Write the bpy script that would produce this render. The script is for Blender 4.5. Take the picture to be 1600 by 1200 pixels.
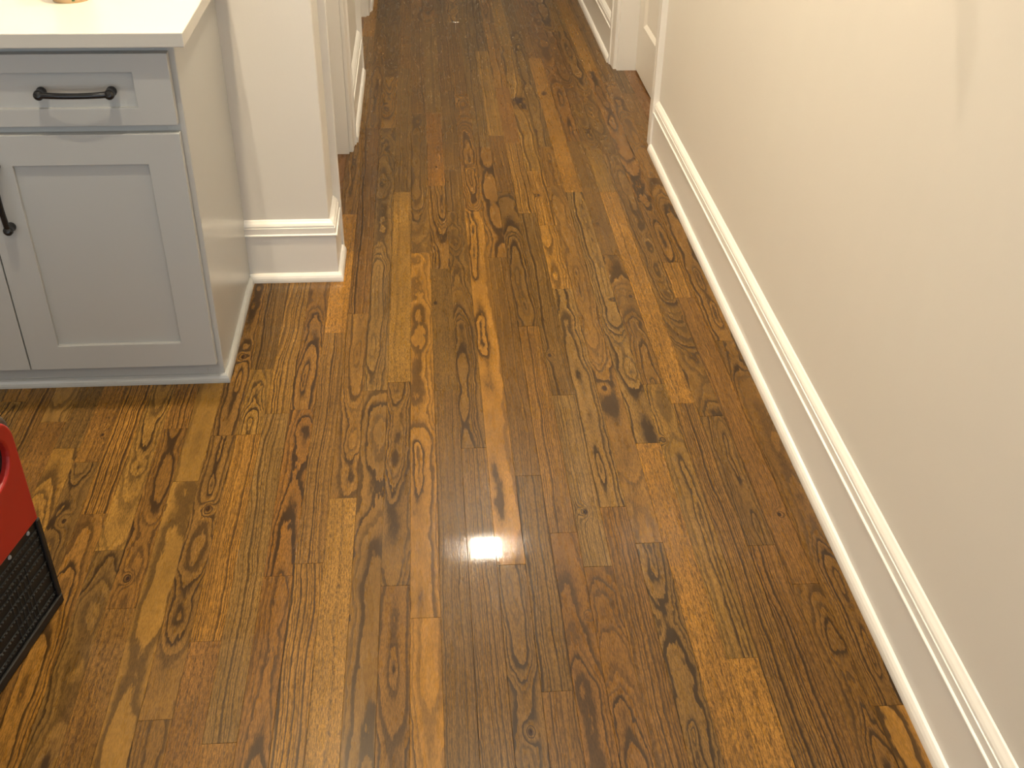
import bpy, bmesh, math, random
from mathutils import Vector, Matrix
from mathutils.noise import noise as pnoise

for o in list(bpy.data.objects):
    bpy.data.objects.remove(o)
sc = bpy.context.scene
C = sc.collection
PI = math.pi

# ------------------------------------------------------------------ camera
F_PX = 1704.2                      # focal length in pixels of the 1600-wide frame
PITCH, YAW, ROLL = math.radians(34.0968), math.radians(4.9417), math.radians(-1.1164)
CAM_H = 1.512
cy, sy, cp, sp = math.cos(YAW), math.sin(YAW), math.cos(PITCH), math.sin(PITCH)
fwd = Vector((sy*cp, cy*cp, -sp)); rgt = Vector((cy, -sy, 0)); dwn = fwd.cross(rgt)
r2 = math.cos(ROLL)*rgt + math.sin(ROLL)*dwn
d2 = -math.sin(ROLL)*rgt + math.cos(ROLL)*dwn
cam = bpy.data.cameras.new('camera'); camo = bpy.data.objects.new('camera', cam); C.objects.link(camo)
cam.sensor_width = 36; cam.lens = F_PX/1600*36; cam.clip_start = 0.02
m = Matrix((r2, -d2, -fwd)).transposed().to_4x4(); m.translation = Vector((0, 0, CAM_H))
camo.matrix_world = m
sc.camera = camo

# ------------------------------------------------------------------ world, exposure
w = bpy.data.worlds.new('world'); sc.world = w; w.use_nodes = True
bg = w.node_tree.nodes['Background']
bg.inputs[0].default_value = (0.82, 0.91, 1.0, 1); bg.inputs[1].default_value = 1.45
vs = sc.view_settings
vs.view_transform = 'Standard'; vs.look = 'None'; vs.gamma = 1; vs.use_curve_mapping = False
vs.exposure = 0.16
LAMP_COL = (1.0, 0.87, 0.67)       # warm white ceiling downlights
LAMPS = [                          # x, y, lens size, radiance, label
    (0.27, 4.60, 0.165, 360, 'square warm white ceiling downlight far along the hallway'),
    (0.27, 2.74, 0.034, 6600, 'small square ceiling downlight at the near end of the hallway'),
    (-0.57, 1.55, 0.034, 5400, 'small square ceiling downlight in front of the grey cabinet'),
    (-0.44, 2.35, 0.060, 4400, 'small square ceiling downlight over the white countertop corner'),
    (-0.57, -0.60, 0.100, 420, 'unseen fill downlight added behind the viewpoint on the left'),  # unseen lamp, added to brighten and warm the cabinet front
    (0.45, 0.00, 0.100, 30, 'unseen fill downlight added behind the viewpoint on the right'),  # unseen lamp, added as weak fill for the near right wall
    (-2.20, 1.37, 0.100, 190, 'unseen fill downlight added over the far left of the kitchen'),  # unseen lamp, added to lift the overall room light
]
CEIL = 2.74

# ------------------------------------------------------------------ helpers
def link(name, me, mat=None, parent=None):
    o = bpy.data.objects.new(name, me); C.objects.link(o)
    if mat is not None and me is not None and len(me.materials) == 0: me.materials.append(mat)
    if parent is not None: o.parent = parent
    return o
def obj(name, bm, mat=None, parent=None, smooth=False):
    me = bpy.data.meshes.new(name)
    bmesh.ops.recalc_face_normals(bm, faces=bm.faces)
    bm.to_mesh(me); bm.free()
    if smooth:
        for p in me.polygons: p.use_smooth = True
    return link(name, me, mat, parent)
def tag(o, label=None, cat=None, group=None, kind=None):
    if label: o['label'] = label
    if cat: o['category'] = cat
    if group: o['group'] = group
    if kind: o['kind'] = kind
    return o
def empty(name, loc=(0, 0, 0), rz=0):
    o = bpy.data.objects.new(name, None); C.objects.link(o)
    o.location = loc; o.rotation_euler = (0, 0, rz); o.empty_display_size = .1
    return o
def add_box(bm, x0, x1, y0, y1, z0, z1, bev=0.0, seg=1):
    vs_ = [bm.verts.new((x, y, z)) for x in (x0, x1) for y in (y0, y1) for z in (z0, z1)]
    fs = [bm.faces.new([vs_[i] for i in f]) for f in ((0,1,3,2),(4,6,7,5),(0,4,5,1),(2,3,7,6),(0,2,6,4),(1,5,7,3))]
    bmesh.ops.recalc_face_normals(bm, faces=fs)
    if bev > 0:
        es = list({e for f in fs for e in f.edges})
        bmesh.ops.bevel(bm, geom=es, offset=bev, segments=seg, affect='EDGES', profile=0.5)
def box(x0, x1, y0, y1, z0, z1, bev=0.0, seg=1):
    bm = bmesh.new(); add_box(bm, x0, x1, y0, y1, z0, z1, bev, seg); return bm
def add_sweep(bm, prof, path, side=1):
    """prof: (out, z) closed loop; path: xy points; out goes to the right (side=1) of the travel direction; mitred."""
    n = len(path); rings = []
    for i, p in enumerate(path):
        p = Vector(p)
        dirs = []
        if i > 0: dirs.append((p - Vector(path[i-1])).normalized())
        if i < n-1: dirs.append((Vector(path[i+1]) - p).normalized())
        ns = [Vector((d.y, -d.x))*side for d in dirs]
        if len(ns) == 2:
            b = (ns[0]+ns[1]); b = b/(1+ns[0].dot(ns[1]))
        else: b = ns[0]
        rings.append([bm.verts.new((p.x+b.x*o, p.y+b.y*o, z)) for o, z in prof])
    k = len(prof)
    for a, b in zip(rings, rings[1:]):
        for j in range(k):
            bm.faces.new((a[j], a[(j+1) % k], b[(j+1) % k], b[j]))
    bm.faces.new(rings[0]); bm.faces.new(list(reversed(rings[-1])))
def sweep(prof, path, side=1):
    bm = bmesh.new(); add_sweep(bm, prof, path, side); return bm
def add_tube(bm, pts, radii, seg=12, up=(0, 0, 1)):
    rings = []
    for i, p in enumerate(pts):
        p = Vector(p)
        t = (Vector(pts[min(i+1, len(pts)-1)]) - Vector(pts[max(i-1, 0)])).normalized()
        u = Vector(up); a = t.cross(u)
        if a.length < 1e-4: a = t.cross(Vector((1, 0, 0)))
        a.normalize(); b = a.cross(t)
        r = radii[i]
        rings.append([bm.verts.new(p + r*(math.cos(2*PI*j/seg)*a + math.sin(2*PI*j/seg)*b)) for j in range(seg)])
    for A, B in zip(rings, rings[1:]):
        for j in range(seg):
            bm.faces.new((A[j], A[(j+1) % seg], B[(j+1) % seg], B[j]))
    bm.faces.new(rings[0]); bm.faces.new(list(reversed(rings[-1])))
def add_lathe(bm, prof, seg=32, M=None):
    rings = []
    for r, z in prof:
        rings.append([bm.verts.new((r*math.cos(2*PI*j/seg), r*math.sin(2*PI*j/seg), z)) for j in range(seg)])
    for A, B in zip(rings, rings[1:]):
        for j in range(seg):
            bm.faces.new((A[j], A[(j+1) % seg], B[(j+1) % seg], B[j]))
    bm.faces.new(rings[0]); bm.faces.new(list(reversed(rings[-1])))
    if M is not None:
        bmesh.ops.transform(bm, matrix=M, verts=[v for R_ in rings for v in R_])

# ------------------------------------------------------------------ materials
def new_mat(name):
    mt = bpy.data.materials.new(name); mt.use_nodes = True
    nt = mt.node_tree; return mt, nt, nt.nodes['Principled BSDF']
class G:
    """tiny node-graph helper"""
    def __init__(s, nt): s.nt = nt
    def val(s, sock, v):
        if isinstance(v, bpy.types.NodeSocket): s.nt.links.new(v, sock)
        elif v is not None: sock.default_value = v
    def m(s, op, a, b=None, c=None, clamp=False):
        n = s.nt.nodes.new('ShaderNodeMath'); n.operation = op; n.use_clamp = clamp
        for i, v in enumerate((a, b, c)):
            if v is not None: s.val(n.inputs[i], v)
        return n.outputs[0]
    def xyz(s, x, y, z):
        n = s.nt.nodes.new('ShaderNodeCombineXYZ')
        for i, v in enumerate((x, y, z)): s.val(n.inputs[i], v)
        return n.outputs[0]
    def sep(s, v):
        n = s.nt.nodes.new('ShaderNodeSeparateXYZ'); s.val(n.inputs[0], v); return n.outputs
    def noise(s, vec, scale=1.0, detail=2.0, rough=0.5, dist=0.0):
        n = s.nt.nodes.new('ShaderNodeTexNoise'); s.val(n.inputs['Vector'], vec)
        n.inputs['Scale'].default_value = scale; n.inputs['Detail'].default_value = detail
        n.inputs['Roughness'].default_value = rough; n.inputs['Distortion'].default_value = dist
        return n.outputs[0]
    def ramp(s, fac, stops, interp='LINEAR'):
        n = s.nt.nodes.new('ShaderNodeValToRGB'); s.val(n.inputs[0], fac); n.color_ramp.interpolation = interp
        e = n.color_ramp.elements
        while len(e) < len(stops): e.new(0.5)
        for q, (p, c) in zip(e, stops):
            q.position = p; q.color = (c, c, c, 1) if not isinstance(c, tuple) else (*c, 1)
        return n.outputs[0]
    def mix(s, fac, a, b, mode='MIX'):
        n = s.nt.nodes.new('ShaderNodeMix'); n.data_type = 'RGBA'; n.blend_type = mode
        s.val(n.inputs[0], fac); s.val(n.inputs[6], a); s.val(n.inputs[7], b); return n.outputs[2]
    def smooth(s, v, lo, hi, o0=0.0, o1=1.0):
        n = s.nt.nodes.new('ShaderNodeMapRange'); n.interpolation_type = 'SMOOTHSTEP'
        s.val(n.inputs[0], v)
        for i, q in enumerate((lo, hi, o0, o1)): s.val(n.inputs[i+1], q)
        return n.outputs[0]
    def attr(s, name):
        n = s.nt.nodes.new('ShaderNodeAttribute'); n.attribute_type = 'OBJECT'; n.attribute_name = name; return n
    def bump(s, h, strength, dist):
        n = s.nt.nodes.new('ShaderNodeBump'); s.val(n.inputs['Height'], h)
        n.inputs['Strength'].default_value = strength; n.inputs['Distance'].default_value = dist
        return n.outputs[0]

def paint(name, col, rough, var=0.03, bump=0.05, bscale=220, spec=0.5):
    mt, nt, p = new_mat(name); g = G(nt)
    tc = nt.nodes.new('ShaderNodeTexCoord').outputs['Object']
    n = g.noise(tc, 2.2, 3, 0.55)
    v = g.m('MULTIPLY_ADD', n, 2*var, 1-var)
    c = g.mix(1.0, (*col, 1), g.xyz(v, v, v), 'MULTIPLY')
    nt.links.new(c, p.inputs['Base Color'])
    p.inputs['Roughness'].default_value = rough; p.inputs['Specular IOR Level'].default_value = spec
    nb = g.noise(tc, bscale, 2, 0.5)
    nt.links.new(g.bump(nb, bump, 0.002), p.inputs['Normal'])
    return mt
M_wall = paint('wall paint', (0.70, 0.67, 0.615), 0.45, 0.02, 0.04)
M_trim = paint('trim paint', (0.76, 0.735, 0.69), 0.30, 0.015, 0.02, 90)
M_door = paint('door paint', (0.74, 0.70, 0.63), 0.35, 0.015, 0.02, 90)
M_ceil = paint('ceiling paint', (0.80, 0.79, 0.76), 0.8)
M_cab = paint('grey cabinet paint', (0.46, 0.457, 0.430), 0.28, 0.012, 0.015, 120)
M_frame = M_cab
M_quartz = paint('white quartz', (0.60, 0.57, 0.50), 0.18, 0.012, 0.0, 60)
M_black = paint('oil rubbed black metal', (0.012, 0.012, 0.013), 0.22, 0.1, 0.02, 300)
M_red = paint('red moulded plastic', (0.33, 0.014, 0.009), 0.36, 0.04, 0.03, 500)
M_rim = paint('dark grey plastic', (0.085, 0.075, 0.065), 0.42, 0.05, 0.04, 400)
M_blk = paint('black plastic', (0.005, 0.005, 0.005), 0.5, 0.1, 0.04, 400)
M_rib = paint('black mesh wire', (0.030, 0.031, 0.030), 0.45, 0.1, 0.0)
M_screw = paint('zinc screw', (0.30, 0.31, 0.31), 0.3, 0.05, 0.0)
M_tan = paint('tan paper', (0.62, 0.42, 0.22), 0.6, 0.08, 0.03, 150)
M_green = paint('green print', (0.16, 0.26, 0.09), 0.6, 0.05, 0.0)
M_metal = paint('satin nickel', (0.55, 0.53, 0.50), 0.3, 0.02, 0.0); M_metal.node_tree.nodes['Principled BSDF'].inputs['Metallic'].default_value = 1
M_dark = paint('dark gap', (0.03, 0.028, 0.025), 0.8)

def oak():
    mt, nt, p = new_mat('stained red oak'); g = G(nt)
    tc = nt.nodes.new('ShaderNodeTexCoord').outputs['Object']
    x, y, z = g.sep(tc)
    a1 = [g.attr('grain_a%d' % i).outputs['Fac'] for i in range(3)]     # pith offset, depth under face, taper
    a2 = [g.attr('grain_b%d' % i).outputs['Fac'] for i in range(3)]     # ring spacing, contrast, seed
    a3 = [g.attr('grain_c%d' % i).outputs['Fac'] for i in range(3)]     # knot x, knot y, knot radius
    a4 = [g.attr('grain_d%d' % i).outputs['Fac'] for i in range(3)]     # flake amount, waviness, pore amount
    seed = a2[2]
    # knot distance
    kx = g.m('SUBTRACT', x, a3[0]); ky = g.m('MULTIPLY', g.m('SUBTRACT', y, a3[1]), 0.55)
    kd = g.m('SQRT', g.m('ADD', g.m('MULTIPLY', kx, kx), g.m('MULTIPLY', ky, ky)))
    kn = g.m('DIVIDE', kd, a3[2])
    kwarp = g.m('POWER', 2.718, g.m('MULTIPLY', g.m('MULTIPLY', kn, kn), -0.30))
    # warped section through a log
    w1 = g.noise(g.xyz(g.m('MULTIPLY', x, 14), g.m('MULTIPLY', y, 3.2), seed), 1, 2, 0.5)
    w2 = g.noise(g.xyz(g.m('MULTIPLY', x, 45), g.m('MULTIPLY', y, 14), g.m('ADD', seed, 7.3)), 1, 2.5, 0.55)
    w3 = g.noise(g.xyz(3.1, g.m('MULTIPLY', y, 2.6), g.m('ADD', seed, 19.0)), 1, 2, 0.55)
    w4 = g.noise(g.xyz(g.m('MULTIPLY', x, 260), g.m('MULTIPLY', y, 40), g.m('ADD', seed, 3.0)), 1, 2, 0.6)
    wav = a4[1]
    hh = g.m('ADD', a1[1], g.m('MULTIPLY', a1[2], y))
    hh = g.m('ADD', hh, g.m('MULTIPLY', g.m('MULTIPLY', g.m('SUBTRACT', w3, 0.5), 0.085), wav))
    xx = g.m('SUBTRACT', x, a1[0])
    xx = g.m('ADD', xx, g.m('MULTIPLY', g.m('MULTIPLY', g.m('SUBTRACT', w1, 0.5), 0.030), wav))
    r = g.m('SQRT', g.m('ADD', g.m('MULTIPLY', xx, xx), g.m('MULTIPLY', hh, hh)))
    r = g.m('ADD', r, g.m('MULTIPLY', g.m('MULTIPLY', g.m('SUBTRACT', w2, 0.5), 0.010), wav))
    r = g.m('ADD', r, g.m('MULTIPLY', kwarp, 0.022))
    q = g.m('DIVIDE', r, a2[0])
    q = g.m('ADD', q, g.m('MULTIPLY', g.m('SUBTRACT', w4, 0.5), 0.42))
    # uneven ring widths
    q = g.m('ADD', q, g.m('MULTIPLY', g.m('SINE', g.m('MULTIPLY', q, 1.7)), 0.35))
    fr = g.m('FRACT', q)
    ring = g.ramp(fr, [(0.0, 0.0), (0.06, 1.0), (0.26, 0.95), (0.45, 0.28), (0.70, 0.0), (1.0, 0.0)])
    # some rings darker than others
    rid = g.m('FLOOR', q)
    rv = g.noise(g.xyz(g.m('MULTIPLY', rid, 3.7), seed, 0.5), 1, 0, 0.5)
    ring = g.m('MULTIPLY', ring, g.smooth(rv, 0.34, 0.64, 0.55, 1.12))
    # open pores
    po = g.noise(g.xyz(g.m('MULTIPLY', x, 620), g.m('MULTIPLY', y, 75), g.m('ADD', seed, 11)), 1, 2, 0.6)
    pore = g.smooth(po, 0.46, 0.56)
    po2 = g.noise(g.xyz(g.m('MULTIPLY', x, 520), g.m('MULTIPLY', y, 240), g.m('ADD', seed, 31)), 1, 2, 0.6)
    flake = g.m('MULTIPLY', g.smooth(po2, 0.50, 0.62), a4[0])
    # slow tone drift along the board
    dr = g.noise(g.xyz(g.m('MULTIPLY', x, 16), g.m('MULTIPLY', y, 3.6), g.m('ADD', seed, 23)), 1, 3, 0.55)
    blot = g.noise(g.xyz(g.m('MULTIPLY', x, 40), g.m('MULTIPLY', y, 22), g.m('ADD', seed, 41)), 1, 2, 0.5)
    oi = nt.nodes.new('ShaderNodeObjectInfo')
    base = oi.outputs['Color']
    t = g.m('MULTIPLY_ADD', dr, 0.85, 0.58)
    t = g.m('MULTIPLY', t, g.m('MULTIPLY_ADD', blot, 0.34, 0.83))
    base = g.mix(1.0, base, g.xyz(t, t, t), 'MULTIPLY')
    dark = g.mix(0.74, base, (0.022, 0.0090, 0.0022, 1))
    dark2 = g.mix(0.92, base, (0.016, 0.0070, 0.0015, 1))
    lite = g.mix(1.0, base, (1.55, 1.52, 1.42, 1), 'MULTIPLY')
    c = g.mix(g.m('MULTIPLY', flake, 0.55, clamp=True), base, lite)
    pm = g.m('MULTIPLY', g.m('MULTIPLY', pore, a4[2]), g.m('MULTIPLY_ADD', ring, 0.35, 0.65), clamp=True)
    c = g.mix(pm, c, dark)
    c = g.mix(g.m('MULTIPLY', ring, a2[1], clamp=True), c, dark2)
    knot = g.smooth(kn, 0.42, 1.0, 1.0, 0.0)
    knot = g.m('MULTIPLY', knot, g.smooth(w2, 0.25, 0.55))
    c = g.mix(knot, c, (0.018, 0.006, 0.002, 1))
    nt.links.new(c, p.inputs['Base Color'])
    # wet, slightly uneven finish
    sh = g.noise(g.xyz(g.m('MULTIPLY', x, 60), g.m('MULTIPLY', y, 9), seed), 1, 3, 0.6)
    ro = g.m('ADD', g.m('MULTIPLY_ADD', sh, 0.16, 0.20), g.m('MULTIPLY', ring, 0.03))
    nt.links.new(ro, p.inputs['Roughness'])
    p.inputs['Specular IOR Level'].default_value = 0.15
    p.inputs['Coat Weight'].default_value = 0.28; p.inputs['Coat Roughness'].default_value = 0.035; p.inputs['Coat IOR'].default_value = 1.4
    h = g.m('SUBTRACT', g.m('MULTIPLY', sh, 0.5), g.m('ADD', g.m('MULTIPLY', ring, 0.30), g.m('MULTIPLY', pore, 0.35)))
    nt.links.new(g.bump(h, 0.10, 0.0006), p.inputs['Normal'])
    nt.links.new(g.bump(h, 0.05, 0.0004), p.inputs['Coat Normal'])
    return mt
M_oak = oak()

# ------------------------------------------------------------------ floor of oak strips
PW = 0.0378*CAM_H                 # 57 mm strips
XR = 0.825; XL = -0.277           # wall faces of the hallway
YW = 2.798                        # face of the wall behind the cabinet
floor = obj('floor', box(-4.2, 4.2, -3.4, 9.2, -0.08, -0.0195), M_dark)
tag(floor, 'dark stained oak strip floor with a wet sheen', kind='structure')
TONES = {                         # linear rgb of the stain on each kind of board
    'o': (0.238, 0.112, 0.0190), 'y': (0.205, 0.104, 0.0200), 'm': (0.166, 0.079, 0.0155),
    'r': (0.160, 0.072, 0.0140), 'd': (0.138, 0.070, 0.0155), 'g': (0.178, 0.094, 0.0230),
}
# joints read off the floor: row -> [(far end, near end, tone, grain kind)]
KNOWN = {
    -14: [(1.966, 1.609, 'd', 'c')], -13: [(2.46, 1.789, 'o', 's')], -10: [(1.886, 1.10, 'y', 'w')],
    -8: [(2.05, 1.42, 'o', 's')], -6: [(2.143, 1.582, 'r', 'c')], -5: [(2.49, 1.614, 'm', 's')],
    -4: [(3.966, 2.587, 'r', 's'), (2.587, 1.811, 'm', 'c'), (1.811, 0.95, 'y', 'f')],
    -3: [(3.964, 2.215, 'g', 'c'), (2.215, 0.95, 'd', 'w')],
    -2: [(3.381, 2.248, 'y', 'f'), (2.248, 1.542, 'd', 'c'), (1.542, 0.9, 'm', 'c')],
    -1: [(2.939, 1.454, 'o', 'w'), (1.454, 0.85, 'o', 'w')],
    0: [(3.428, 2.835, 'm', 'c'), (2.835, 2.206, 'd', 'f'), (2.206, 0.9, 'd', 's')],
    1: [(3.225, 1.971, 'd', 'c'), (1.971, 0.9, 'm', 's')],
    2: [(3.222, 1.587, 'o', 'w'), (1.587, 0.8, 'd', 'c')],
    3: [(2.9, 1.865, 'm', 's'), (1.865, 1.266, 'd', 's'), (1.266, 0.8, 'm', 's')],
    4: [(3.367, 2.5, 'd', 'c'), (2.5, 1.675, 'm', 's'), (1.675, 0.8, 'r', 'c')],
    5: [(3.2, 2.171, 'd', 's'), (2.171, 1.572, 'g', 's'), (1.572, 0.8, 'r', 'c')],
    6: [(2.7, 1.75, 'g', 'c'), (1.75, 0.8, 'r', 's')],
    7: [(3.413, 1.634, 'm', 'c'), (1.634, 0.8, 'd', 'k')],
    8: [(3.358, 1.968, 'g', 'c'), (1.968, 0.75, 'o', 'f')],
    9: [(2.9, 2.207, 'm', 'c'), (2.207, 1.321, 'y', 'c'), (1.321, 0.75, 'o', 'f')],
    10: [(3.354, 2.121, 'o', 'f'), (2.121, 0.9, 'm', 's')],
    11: [(3.685, 2.065, 'd', 'c'), (2.065, 1.614, 'd', 'c'), (1.614, 0.8, 'r', 's')],
    12: [(2.844, 2.633, 'o', 's'), (2.633, 1.5, 'r', 's')],
    13: [(2.4, 1.2, 'm', 'c')],
}
rnd = random.Random(11)
def plank_mesh(y0, y1):
    L = (y1-y0)/2 - 0.0002; W = PW/2 - 0.00012; b = 0.00035; zb = -0.019
    v = [(-W, -L, zb), (W, -L, zb), (W, L, zb), (-W, L, zb),
         (-W, -L, -b), (W, -L, -b), (W, L, -b), (-W, L, -b),
         (-W+b, -L+b, 0), (W-b, -L+b, 0), (W-b, L-b, 0), (-W+b, L-b, 0)]
    f = [(3, 2, 1, 0), (0, 1, 5, 4), (1, 2, 6, 5), (2, 3, 7, 6), (3, 0, 4, 7),
         (4, 5, 9, 8), (5, 6, 10, 9), (6, 7, 11, 10), (7, 4, 8, 11), (8, 9, 10, 11)]
    return v, f
def grain_set(o, key, t):
    for i, q in enumerate(t): o['grain_%s%d' % (key, i)] = float(q)
def plank(k, y0, y1, tone, grain, knot=None):
    v, f = plank_mesh(y0, y1)
    me = bpy.data.meshes.new('plank'); me.from_pydata(v, [], f); me.materials.append(M_oak)
    o = bpy.data.objects.new('plank', me); C.objects.link(o); o.parent = floor
    cy_ = (y0+y1)/2
    o.location = ((k+0.5)*PW, cy_, rnd.uniform(-0.00025, 0.0))
    c = TONES[tone]; s = rnd.uniform(0.88, 1.12); hshift = rnd.uniform(-0.06, 0.06)
    o.color = (c[0]*s*(1+hshift*0.5), c[1]*s*1.03, c[2]*s*(1-hshift), 1)
    seed = rnd.uniform(0, 200)
    sg = rnd.choice((-1, 1))
    if grain == 'c':      # cathedral
        A = (rnd.uniform(-.012, .012), rnd.uniform(.010, .03), sg*rnd.uniform(.03, .075)); sp_ = rnd.uniform(.0062, .0105); con = rnd.uniform(.85, 1.0); D = (0.3, 1.0, 0.85)
    elif grain == 'w':    # wide figure
        A = (rnd.uniform(-.02, .02), rnd.uniform(.01, .03), sg*rnd.uniform(.02, .04)); sp_ = rnd.uniform(.011, .016); con = rnd.uniform(.80, .95); D = (0.25, 1.25, 0.55)
    elif grain == 's':    # straight
        A = (sg*rnd.uniform(.06, .12), rnd.uniform(.02, .05), rnd.uniform(-.02, .02)); sp_ = rnd.uniform(.0050, .0075); con = rnd.uniform(.75, 1.0); D = (0.5, 0.6, 0.9)
    elif grain == 'k':    # dark rugged board
        A = (rnd.uniform(-.01, .01), .015, sg*.06); sp_ = .010; con = 1.0; D = (0.5, 1.7, 0.9)
    else:                 # fine quarter-sawn flake
        A = (sg*rnd.uniform(.15, .3), .02, .01); sp_ = rnd.uniform(.007, .012); con = rnd.uniform(.2, .4); D = (1.0, 0.7, 1.0)
    grain_set(o, 'a', A); grain_set(o, 'b', (sp_, con, seed)); grain_set(o, 'd', D)
    if knot: grain_set(o, 'c', (knot[0], knot[1]-cy_, knot[2]))
    elif rnd.random() < 0.30: grain_set(o, 'c', (rnd.uniform(-.02, .02), rnd.uniform(-.4, .4)*(y1-y0), rnd.uniform(.004, .009)))
    else: grain_set(o, 'c', (0.5, 9.0, .004))
    return o
NEAR = 0.72
extra = []
for k in range(-24, 15):
    far = 7.19 if k >= -5 else YW + 0.02
    segs = []
    known = sorted(KNOWN.get(k, []), key=lambda t: -t[0])
    y = far; first = True
    def fill(a, b):            # boards between far end a and near end b
        while a - b > 0.12:
            L = rnd.uniform(0.42, 1.15) if a < 4.5 else rnd.uniform(0.8, 1.5)
            e = a - L
            if e - b < 0.25: e = b
            segs.append((a, e, rnd.choice('oymmmrrddg'), rnd.choice('ccccsssfw'))); a = e
    for (a, b, t, gr) in known:
        a = min(a, y)
        if y - a > 0.15: fill(y, a)
        elif segs: pa, pb, pt, pg = segs[-1]; segs[-1] = (pa, a, pt, pg)
        segs.append((a, b, t, gr)); y = b
    if y - NEAR > 0.12: fill(y, NEAR)
    for (a, b, t, gr) in segs:
        kn = None
        if k == 6 and b < 4.23 < a: kn = (0.004, 4.22, 0.055)
        if k == 8 and b < 4.33 < a: kn = (-0.005, 4.33, 0.018)
        plank(k, b, a, t, gr, kn)
# the rest of the floor, away from the view
V, Fc = [], []
rnd2 = random.Random(5)
def more(k, y0, y1):
    y = y0
    while y < y1 - 0.05:
        e = min(y1, y + rnd2.uniform(0.6, 1.6))
        v, f = plank_mesh(y, e); n = len(V)
        V.extend([(a+(k+.5)*PW, b+(y+e)/2, c) for a, b, c in v]); Fc.extend([tuple(i+n for i in q) for q in f]); y = e
for k in range(-72, 73):
    if -24 <= k <= 14: more(k, -3.3, NEAR)
    elif k < -24: more(k, -3.3, YW+.02)
    else: more(k, -3.3, 0.92)
for k in (15, 16): more(k, 3.78, 4.66)
for k in (-6, -7, -8): more(k, 3.0, 5.5)
me = bpy.data.meshes.new('plank_field'); me.from_pydata(V, [], Fc); me.materials.append(M_oak)
pf = bpy.data.objects.new('plank_field', me); C.objects.link(pf); pf.parent = floor; pf['kind'] = 'stuff'
pf.color = (0.165, 0.072, 0.017, 1); grain_set(pf, 'a', (.2, .03, .01)); grain_set(pf, 'b', (.005, .5, 3.0)); grain_set(pf, 'c', (.5, 99.0, .004)); grain_set(pf, 'd', (.5, .7, .8))

# ------------------------------------------------------------------ walls and ceiling
T = 0.13
DOORH = 2.06
def struct(name, bm, mat, label):
    return tag(obj(name, bm, mat), label, kind='structure')
# right wall with one door opening
bm = bmesh.new()
add_box(bm, XR, XR+T, 0.907, 3.80, 0, CEIL, 0.003)
add_box(bm, XR, XR+T, 4.628, 9.2, 0, CEIL)
add_box(bm, XR, XR+T, 3.80, 4.628, DOORH, CEIL)
struct('wall_right', bm, M_wall, 'warm white painted wall along the right of the hallway')
struct('wall_front_right', box(XR+T, 4.2, 0.907, 0.907+T, 0, CEIL), M_wall, 'painted wall turning right at the near corner')
# wall behind the cabinet, ending in the corner by the hallway
struct('wall_kitchen', box(-4.2, XL, YW, 3.045, 0, CEIL, 0.003), M_wall, 'painted wall behind the grey cabinet ending at the hallway corner')
bm = bmesh.new()
add_box(bm, XL-T, XL, 3.73, 4.69, 0, CEIL)
add_box(bm, XL-T, XL, 5.463, 9.2, 0, CEIL)
add_box(bm, XL-T, XL, 3.045, 3.73, DOORH, CEIL)
add_box(bm, XL-T, XL, 4.69, 5.463, DOORH, CEIL)
struct('wall_left', bm, M_wall, 'painted wall along the left of the hallway with two doorways')
struct('wall_end', box(XL-T, XR+T, 7.2, 7.4, 0, CEIL), M_wall, 'painted wall closing the far end of the hallway')
struct('wall_far_left', box(-4.33, -4.2, -3.4, 2.9, 0, CEIL), M_wall, 'painted wall at the far left of the kitchen')
struct('wall_far_right', box(4.2, 4.33, -3.4, 1.0, 0, CEIL), M_wall, 'painted wall at the far right of the room')
struct('ceiling', box(-4.33, 4.33, -3.4, 9.2, CEIL, CEIL+0.1), M_ceil, 'flat white ceiling over kitchen and hallway')

# ------------------------------------------------------------------ baseboards
BOARD = [(0.0, 0.0), (0.015, 0.0), (0.015, 0.139), (0.0, 0.139)]
CAP = [(0.0, 0.139), (0.0165, 0.139), (0.0190, 0.1405), (0.0198, 0.1425), (0.0190, 0.1445), (0.0155, 0.1460), (0.0150, 0.1630), (0.0128, 0.1640), (0.0128, 0.1665),
       (0.0136, 0.1675), (0.0128, 0.1705), (0.0100, 0.1750), (0.0060, 0.1790), (0.0030, 0.1825), (0.0, 0.1840)]
SHOE = [(0.015, 0.0), (0.0280, 0.0), (0.0280, 0.006), (0.0268, 0.0130), (0.0240, 0.0190), (0.0200, 0.0235), (0.015, 0.0255)]
def baseboard(name, path, label, side=1):
    o = struct(name, sweep(BOARD, path, side), M_trim, label)
    obj('base_cap', sweep(CAP, path, side), M_trim, o)
    obj('shoe_molding', sweep(SHOE, path, side), M_trim, o)
    return o
# travelling toward -y along the right wall: the room lies to the right
baseboard('baseboard_right', [(XR, 3.710), (XR, 0.907), (1.9, 0.907)], 'tall white baseboard with cap and shoe along the near right wall', 1)
baseboard('baseboard_far_right', [(XR, 7.195), (XR, 4.718)], 'white baseboard beyond the door on the right', 1)
# front of the wall end, then along the hall side
baseboard('baseboard_corner', [(-0.511, YW), (XL, YW), (XL, 2.957)], 'white baseboard wrapping the wall corner beside the grey cabinet', 1)
baseboard('baseboard_left', [(XL, 3.823), (XL, 4.597)], 'white baseboard between the two left doorways', 1)
baseboard('baseboard_far_left', [(XL, 5.556), (XL, 7.195)], 'white baseboard beyond the second left doorway', 1)

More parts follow.
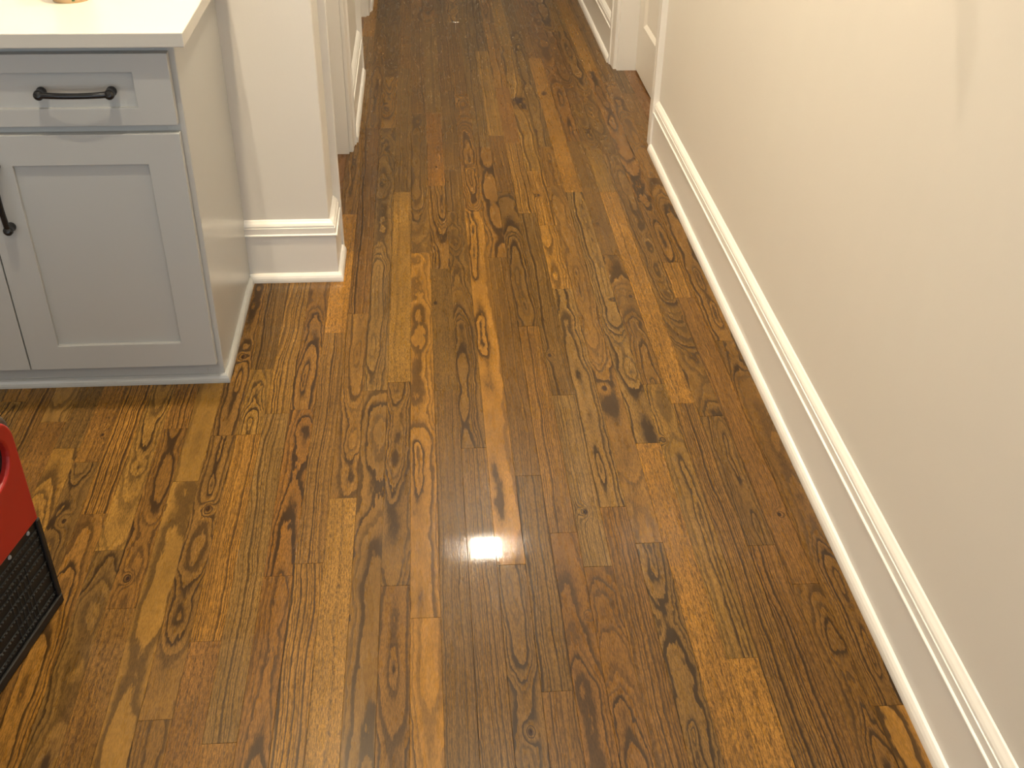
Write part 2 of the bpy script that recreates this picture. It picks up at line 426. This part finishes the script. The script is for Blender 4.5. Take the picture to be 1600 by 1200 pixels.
# ------------------------------------------------------------------ doorways with casings, jambs and doors
# casing section: u across the width from the opening outwards, w out from the wall
CASE = [(0.0, 0.0), (0.0, 0.011), (0.004, 0.0135), (0.030, 0.0145), (0.034, 0.012), (0.068, 0.0165), (0.071, 0.0215), (0.088, 0.0215), (0.090, 0.0195), (0.090, 0.0)]
def casing_leg(ya, dirn, X, out):
    """vertical casing: inner edge at ya, growing along dirn in y, standing off the wall face X toward out"""
    bm = bmesh.new()
    lo = [bm.verts.new((X+out*w_, ya+dirn*u, 0.0)) for u, w_ in CASE]
    hi = [bm.verts.new((X+out*w_, ya+dirn*u, DOORH+0.0)) for u, w_ in CASE]
    n = len(CASE)
    for i in range(n): bm.faces.new((lo[i], lo[(i+1) % n], hi[(i+1) % n], hi[i]))
    bm.faces.new(lo); bm.faces.new(hi)
    return bm
def casing_head(y0, y1, X, out):
    bm = bmesh.new()
    lo = [bm.verts.new((X+out*w_, y0-0.09, DOORH+u)) for u, w_ in CASE]
    hi = [bm.verts.new((X+out*w_, y1+0.09, DOORH+u)) for u, w_ in CASE]
    n = len(CASE)
    for i in range(n): bm.faces.new((lo[i], lo[(i+1) % n], hi[(i+1) % n], hi[i]))
    bm.faces.new(lo); bm.faces.new(hi)
    return bm
def doorway(name, y0, y1, X, out, depth, label):
    """out: +1 when the hall lies on the +x side of the wall face X"""
    e = tag(empty(name, (X, (y0+y1)/2, 0)), label, kind='structure')
    inv = Matrix.Translation((-X, -(y0+y1)/2, 0))
    def part(nm, bm, mat, par=None):
        if par is None: bm.transform(inv); par = e
        else: bm.transform(inv)
        return obj(nm, bm, mat, par)
    jt = 0.018
    xa, xb = sorted((X, X-out*T))
    xd, xe = sorted((X-out*depth, X-out*(depth+0.035)))
    part('casing', casing_leg(y0, -1, X, out), M_trim)
    part('casing', casing_leg(y1, 1, X, out), M_trim)
    part('head_casing', casing_head(y0, y1, X, out), M_trim)
    part('jamb', box(xa, xb, y0, y0+jt, 0, DOORH), M_trim)
    part('jamb', box(xa, xb, y1-jt, y1, 0, DOORH), M_trim)
    part('head_jamb', box(xa, xb, y0+jt, y1-jt, DOORH-jt, DOORH), M_trim)
    # door leaf: frame of stiles and rails with two raised-edge panels
    a, b = y0+jt+0.002, y1-jt-0.002
    zb, zt = 0.008, DOORH-jt-0.003
    st = 0.105
    bm = bmesh.new()
    add_box(bm, xd, xe, a, a+st, zb, zt, 0.001); add_box(bm, xd, xe, b-st, b, zb, zt, 0.001)
    rails = [(zb, 0.215), (0.92, 1.06), (zt-0.115, zt)]
    for r0, r1 in rails: add_box(bm, xd, xe, a+st, b-st, r0, r1)
    leaf = part('door_leaf', bm, M_door)
    for (r0, r1) in ((0.215, 0.92), (1.06, zt-0.115)):
        bm = bmesh.new()
        add_box(bm, xd+0.010, xe-0.010, a+st, b-st, r0, r1)
        # sloping sticking around the panel on the hall side
        xf = X-out*depth; xi = xf-out*0.010
        o_ = [(a+st, r0), (b-st, r0), (b-st, r1), (a+st, r1)]
        i_ = [(a+st+.016, r0+.016), (b-st-.016, r0+.016), (b-st-.016, r1-.016), (a+st+.016, r1-.016)]
        vo = [bm.verts.new((xf, p_, q_)) for p_, q_ in o_]; vi = [bm.verts.new((xi, p_, q_)) for p_, q_ in i_]
        for j in range(4): bm.faces.new((vo[j], vo[(j+1) % 4], vi[(j+1) % 4], vi[j]))
        part('panel', bm, M_door, leaf)
    bm = bmesh.new()
    add_lathe(bm, [(0.0, 0), (0.03, 0.001), (0.03, 0.008), (0.012, 0.012), (0.011, 0.03), (0.024, 0.04), (0.028, 0.052), (0.022, 0.066), (0.0, 0.070)], 20,
              Matrix.Translation((X-out*depth, b-0.06 if out < 0 else a+0.06, 0.95)) @ Matrix.Rotation(out*PI/2, 4, 'Y'))
    part('knob', bm, M_metal, leaf)
    return e
doorway('door_1', 3.800, 4.628, XR, -1, 0.081, 'white panelled door set back in the right hallway wall')
doorway('door_2', 3.045, 3.733, XL, 1, 0.085, 'white doorway just behind the wall corner on the left')
doorway('door_3', 4.687, 5.466, XL, 1, 0.085, 'farther white doorway on the left of the hallway')

# ------------------------------------------------------------------ grey base cabinet
CX0, CX1 = -1.408, -0.511
CFY = 2.278                      # face frame
DFY = 2.257                      # door fronts
cab = tag(empty('base_cabinet', (CX1, CFY, 0)), 'grey shaker base cabinet with wide drawer and black pulls', 'cabinet')
cinv = Matrix.Translation((-CX1, -CFY, 0))
def cpart(nm, bm, mat, par=None, smooth=False):
    bm.transform(cinv); return obj(nm, bm, mat, par or cab, smooth)
bm = bmesh.new()
add_box(bm, CX1-0.018, CX1, CFY, YW-0.001, 0, 0.8335, 0.0012)
add_box(bm, CX0, CX0+0.018, CFY, YW-0.001, 0, 0.8335, 0.0012)
add_box(bm, CX0+0.018, CX1-0.018, YW-0.012, YW-0.001, 0.0, 0.8335)
add_box(bm, CX0+0.018, CX1-0.018, CFY+0.02, YW-0.012, 0.05, 0.066)
cpart('body', bm, M_cab)
bm = bmesh.new()
add_box(bm, CX1-0.040, CX1-0.0005, CFY-0.0005, CFY+0.019, 0.0, 0.833, 0.0008)
add_box(bm, CX0+0.0005, CX0+0.040, CFY-0.0005, CFY+0.019, 0.0, 0.833, 0.0008)
for z0, z1 in ((0.0, 0.075), (0.640, 0.668), (0.800, 0.833)): add_box(bm, CX0+0.04, CX1-0.04, CFY-0.0005, CFY+0.019, z0, z1)
add_box(bm, -0.9605-0.02, -0.9605+0.02, CFY-0.0005, CFY+0.019, 0.075, 0.640)
cpart('face_frame', bm, M_frame)
# shoe around the foot
SH = [(0.0, 0.0), (0.0115, 0.0), (0.0115, 0.006), (0.0105, 0.012), (0.0075, 0.018), (0.0035, 0.0215), (0.0, 0.0225)]
cpart('shoe_molding', sweep(SH, [(CX0, CFY), (CX1, CFY), (CX1, YW-0.03)], 1), M_cab)
def shaker(nm, x0, x1, z0, z1, st, rb, rt, par=None):
    bm = bmesh.new(); y0, y1 = DFY, DFY+0.0195
    oc = [(x0, z0), (x1, z0), (x1, z1), (x0, z1)]
    ic = [(x0+st, z0+rb), (x1-st, z0+rb), (x1-st, z1-rt), (x0+st, z1-rt)]
    R_ = [[bm.verts.new((px, yy, pz)) for px, pz in cc] for cc, yy in ((oc, y0), (ic, y0), (ic, y1), (oc, y1))]
    for A, B in zip(R_, R_[1:]+R_[:1]):
        for j in range(4): bm.faces.new((A[j], A[(j+1) % 4], B[(j+1) % 4], B[j]))
    bmesh.ops.recalc_face_normals(bm, faces=bm.faces)
    bmesh.ops.bevel(bm, geom=[e for e in bm.edges if e.calc_face_angle(0) > 1.0], offset=0.0014, segments=2, affect='EDGES', profile=0.5)
    o = cpart(nm, bm, M_cab)
    cpart('panel', box(x0+st-.004, x1-st+.004, y0+0.0095, y1-0.003, z0+rb-.004, z1-rt+.004), M_cab, o)
    return o
def pull(par, p0, p1, nm='handle'):
    """bowed bar pull between two posts on the front face"""
    bm = bmesh.new()
    p0, p1 = Vector(p0), Vector(p1); d = (p1-p0).normalized()
    for p in (p0, p1):
        add_lathe(bm, [(0.0, 0), (0.0105, 0.0), (0.0108, 0.003), (0.0088, 0.006), (0.0076, 0.010), (0.0092, 0.016), (0.0108, 0.021), (0.0102, 0.027), (0.0068, 0.031), (0.0, 0.0325)], 18,
                  Matrix.Translation(p) @ Matrix.Rotation(PI/2, 4, 'X'))
    n = 14; L = (p1-p0).length
    pts, rad = [], []
    for i in range(n+1):
        t = i/n
        bow = math.sin(PI*t)
        pts.append(p0 + d*(L*t) + Vector((0, -0.021-0.010*bow**0.7, 0)))
        rad.append(0.0074 - 0.0012*bow**0.5)
    add_tube(bm, pts, rad, 12, up=(0, 1, 0))
    return cpart(nm, bm, M_black, par, True)
dr = shaker('drawer', -1.396, -0.523, 0.6625, 0.8145, 0.076, 0.0385, 0.0385)
pull(dr, (-0.786, DFY, 0.738), (-0.645, DFY, 0.738)); pull(dr, (-1.274, DFY, 0.738), (-1.133, DFY, 0.738))
d1 = shaker('door', -0.958, -0.523, 0.0585, 0.6440, 0.0755, 0.065, 0.0685)
pull(d1, (-0.917, DFY, 0.436), (-0.917, DFY, 0.578))
d2_ = shaker('door', -1.396, -0.961, 0.0585, 0.6440, 0.0755, 0.065, 0.0685)
pull(d2_, (-1.002, DFY, 0.436), (-1.002, DFY, 0.578))

# countertop
bm = bmesh.new()
add_box(bm, -1.43, -0.479, 2.230, YW-0.001, 0.8340, 0.8640, 0.0022, 2)
tag(obj('countertop', bm, M_quartz), 'white quartz countertop with a square front edge on the grey cabinet', 'countertop')

# tan cup on the counter
cup = tag(empty('paper_cup', (-0.756, 2.486, 0.8640)), 'tan paper cup with a green stripe on the white countertop', 'cup')
bm = bmesh.new()
add_lathe(bm, [(0.0, 0.002), (0.038, 0.002), (0.0385, 0.0), (0.0400, 0.0), (0.0405, 0.004), (0.046, 0.098), (0.0475, 0.099), (0.0480, 0.101), (0.0470, 0.103), (0.0450, 0.102), (0.0440, 0.098), (0.0390, 0.006), (0.0, 0.006)], 40)
obj('body', bm, M_tan, cup, True)
bm = bmesh.new()
ang0 = -1.33
cols = []
for j in range(4):
    a = ang0 + 0.05*j
    cols.append([bm.verts.new(((0.0407+0.0055*t)*math.cos(a), (0.0407+0.0055*t)*math.sin(a), 0.004+0.09*t)) for t in (0, .25, .5, .75, 1)])
for A, B in zip(cols, cols[1:]):
    for j in range(4): bm.faces.new((A[j], B[j], B[j+1], A[j+1]))
bmesh.ops.solidify(bm, geom=bm.faces[:], thickness=0.0003)
obj('stripe', bm, M_green, cup)

# ------------------------------------------------------------------ red and black portable machine on the floor
mach = tag(empty('air_blower', (-0.710, 1.541, 0), -math.atan2(0.051, 0.225)), 'red and black portable floor machine with side grille beside the cabinet', 'machine')
# local frame: +x side faces the hallway at x = 0, far edge at y = 0, body runs toward -y and -x
def rounded(y0, y1, z0, z1, r, corners=('tl', 'tr'), seg=10):
    pts = []
    def arc(cy__, cz__, a0, a1):
        for i in range(seg+1):
            a = a0+(a1-a0)*i/seg; pts.append((cy__+r*math.cos(a), cz__+r*math.sin(a)))
    if 'br' in corners: arc(y1-r, z0+r, -PI/2, 0)
    else: pts.append((y1, z0))
    if 'tr' in corners: arc(y1-r, z1-r, 0, PI/2)
    else: pts.append((y1, z1))
    if 'tl' in corners: arc(y0+r, z1-r, PI/2, PI)
    else: pts.append((y0, z1))
    if 'bl' in corners: arc(y0+r, z0+r, PI, 1.5*PI)
    else: pts.append((y0, z0))
    return pts
def extrude_x(pts, x0, x1, hole=None, bev=0.0):
    bm = bmesh.new()
    v = [bm.verts.new((x0, a, b)) for a, b in pts]
    edges = [bm.edges.new((v[i], v[(i+1) % len(v)])) for i in range(len(v))]
    if hole:
        h = [bm.verts.new((x0, a, b)) for a, b in hole]
        edges += [bm.edges.new((h[i], h[(i+1) % len(h)])) for i in range(len(h))]
    bmesh.ops.triangle_fill(bm, use_beauty=True, edges=edges)
    r = bmesh.ops.extrude_face_region(bm, geom=bm.faces[:])
    nv = [q for q in r['geom'] if isinstance(q, bmesh.types.BMVert)]
    bmesh.ops.translate(bm, verts=nv, vec=(x1-x0, 0, 0))
    bmesh.ops.recalc_face_normals(bm, faces=bm.faces)
    if bev:
        es = [e for e in bm.edges if len(e.link_faces) == 2 and e.calc_face_angle(0) > 1.2 and abs(e.verts[0].co.x-x1) < 1e-6 and abs(e.verts[1].co.x-x1) < 1e-6]
        bmesh.ops.bevel(bm, geom=es, offset=bev, segments=3, affect='EDGES', profile=0.5)
    return bm
ML = 0.56
obj('housing', extrude_x(rounded(-ML, 0.012, 0.225, 0.462, 0.075), -0.38, -0.014, None, 0.006), M_rim, mach)
# side shell with the grip hole
hole = [(-0.083+0.052*math.cos(2*PI*i/28)*(1.0), 0.378+0.048*math.sin(2*PI*i/28)) for i in range(28)]
obj('shell', extrude_x(rounded(-ML+0.01, -0.004, 0.208, 0.444, 0.055), -0.0145, 0.0, hole, 0.005), M_red, mach)
obj('shell', extrude_x(rounded(-ML+0.01, -0.004, 0.208, 0.444, 0.055), -0.395, -0.3805, None, 0.0), M_red, mach)
obj('grip_recess', extrude_x([(a*1.0, b) for a, b in [(-0.083+0.056*math.cos(2*PI*i/28), 0.378+0.052*math.sin(2*PI*i/28)) for i in range(28)]], -0.0142, -0.0125), M_blk, mach)
# black lower body
bm = bmesh.new(); add_box(bm, -0.395, -0.006, -ML+0.01, -0.003, 0.0, 0.2245, 0.008, 3)
obj('base', bm, M_blk, mach)
bm = bmesh.new()
add_box(bm, -0.0065, 0.0, -ML+0.01, 0.0, 0.0, 0.020, 0.002)
add_box(bm, -0.0065, 0.0, -0.012, 0.0, 0.020, 0.2078, 0.002)
obj('base_frame', bm, M_blk, mach)
for zr in (0.187, 0.170, 0.151, 0.134, 0.110, 0.084, 0.058, 0.034):
    bm = bmesh.new()
    add_box(bm, -0.0062, -0.0040, -ML+0.012, -0.0125, zr-0.0006, zr+0.0006)
    yy = -0.020
    while yy > -0.45:
        add_box(bm, -0.0045, -0.0008, yy-0.0036, yy, zr-0.0009, zr+0.0010); yy -= 0.0085
    obj('grille_bar', bm, M_rib, mach)
for i in range(6):
    yy = -0.070-0.012*i
    obj('grille_rod', box(-0.0062, -0.0045, yy-0.0006, yy+0.0006, 0.022, 0.150), M_rib, mach)
for yy in (-0.036, -0.098, -0.20, -0.30):
    bm = bmesh.new()
    add_lathe(bm, [(0.0, 0), (0.0042, 0.0), (0.0042, 0.0012), (0.003, 0.0026), (0.0, 0.003)], 14, Matrix.Translation((-0.0060, yy, 0.1985 if yy > -.05 else 0.1985)) @ Matrix.Rotation(PI/2, 4, 'Y'))
    obj('screw', bm, M_screw, mach)

# ------------------------------------------------------------------ bracket high on the right wall (its shadow falls into view)
br = tag(empty('wall_bracket', (XR, 1.782, 1.229)), 'thin white bracket plate fixed on edge to the right wall', 'bracket')
obj('plate', box(-0.100, 0.0, -0.0015, 0.0015, 0.0, 0.1025, 0.0005), M_trim, br)
obj('mounting_strip', box(-0.003, 0.0, -0.012, 0.012, -0.001, 0.1035, 0.0008), M_trim, br)

# ------------------------------------------------------------------ ceiling downlights
for (lx, ly, ls, power, lab) in LAMPS:
    L = tag(empty('ceiling_light', (lx, ly, CEIL)), lab, 'downlight', 'warm ceiling downlights')
    mt, nt, p = new_mat('lit lens')
    p.inputs['Base Color'].default_value = (0.9, 0.88, 0.8, 1)
    p.inputs['Emission Color'].default_value = (*((1.0, 0.80, 0.52) if ly == 2.35 else LAMP_COL), 1); p.inputs['Emission Strength'].default_value = power
    h = ls/2
    bm = bmesh.new()
    for (a, b, c, d) in ((-h-.02, h+.02, -h-.02, -h), (-h-.02, h+.02, h, h+.02), (-h-.02, -h, -h, h), (h, h+.02, -h, h)):
        add_box(bm, a, b, c, d, -0.010, -0.0005)
    obj('trim_ring', bm, M_trim, L)
    obj('lens', box(-h, h, -h, h, -0.006, -0.0008), mt, L)
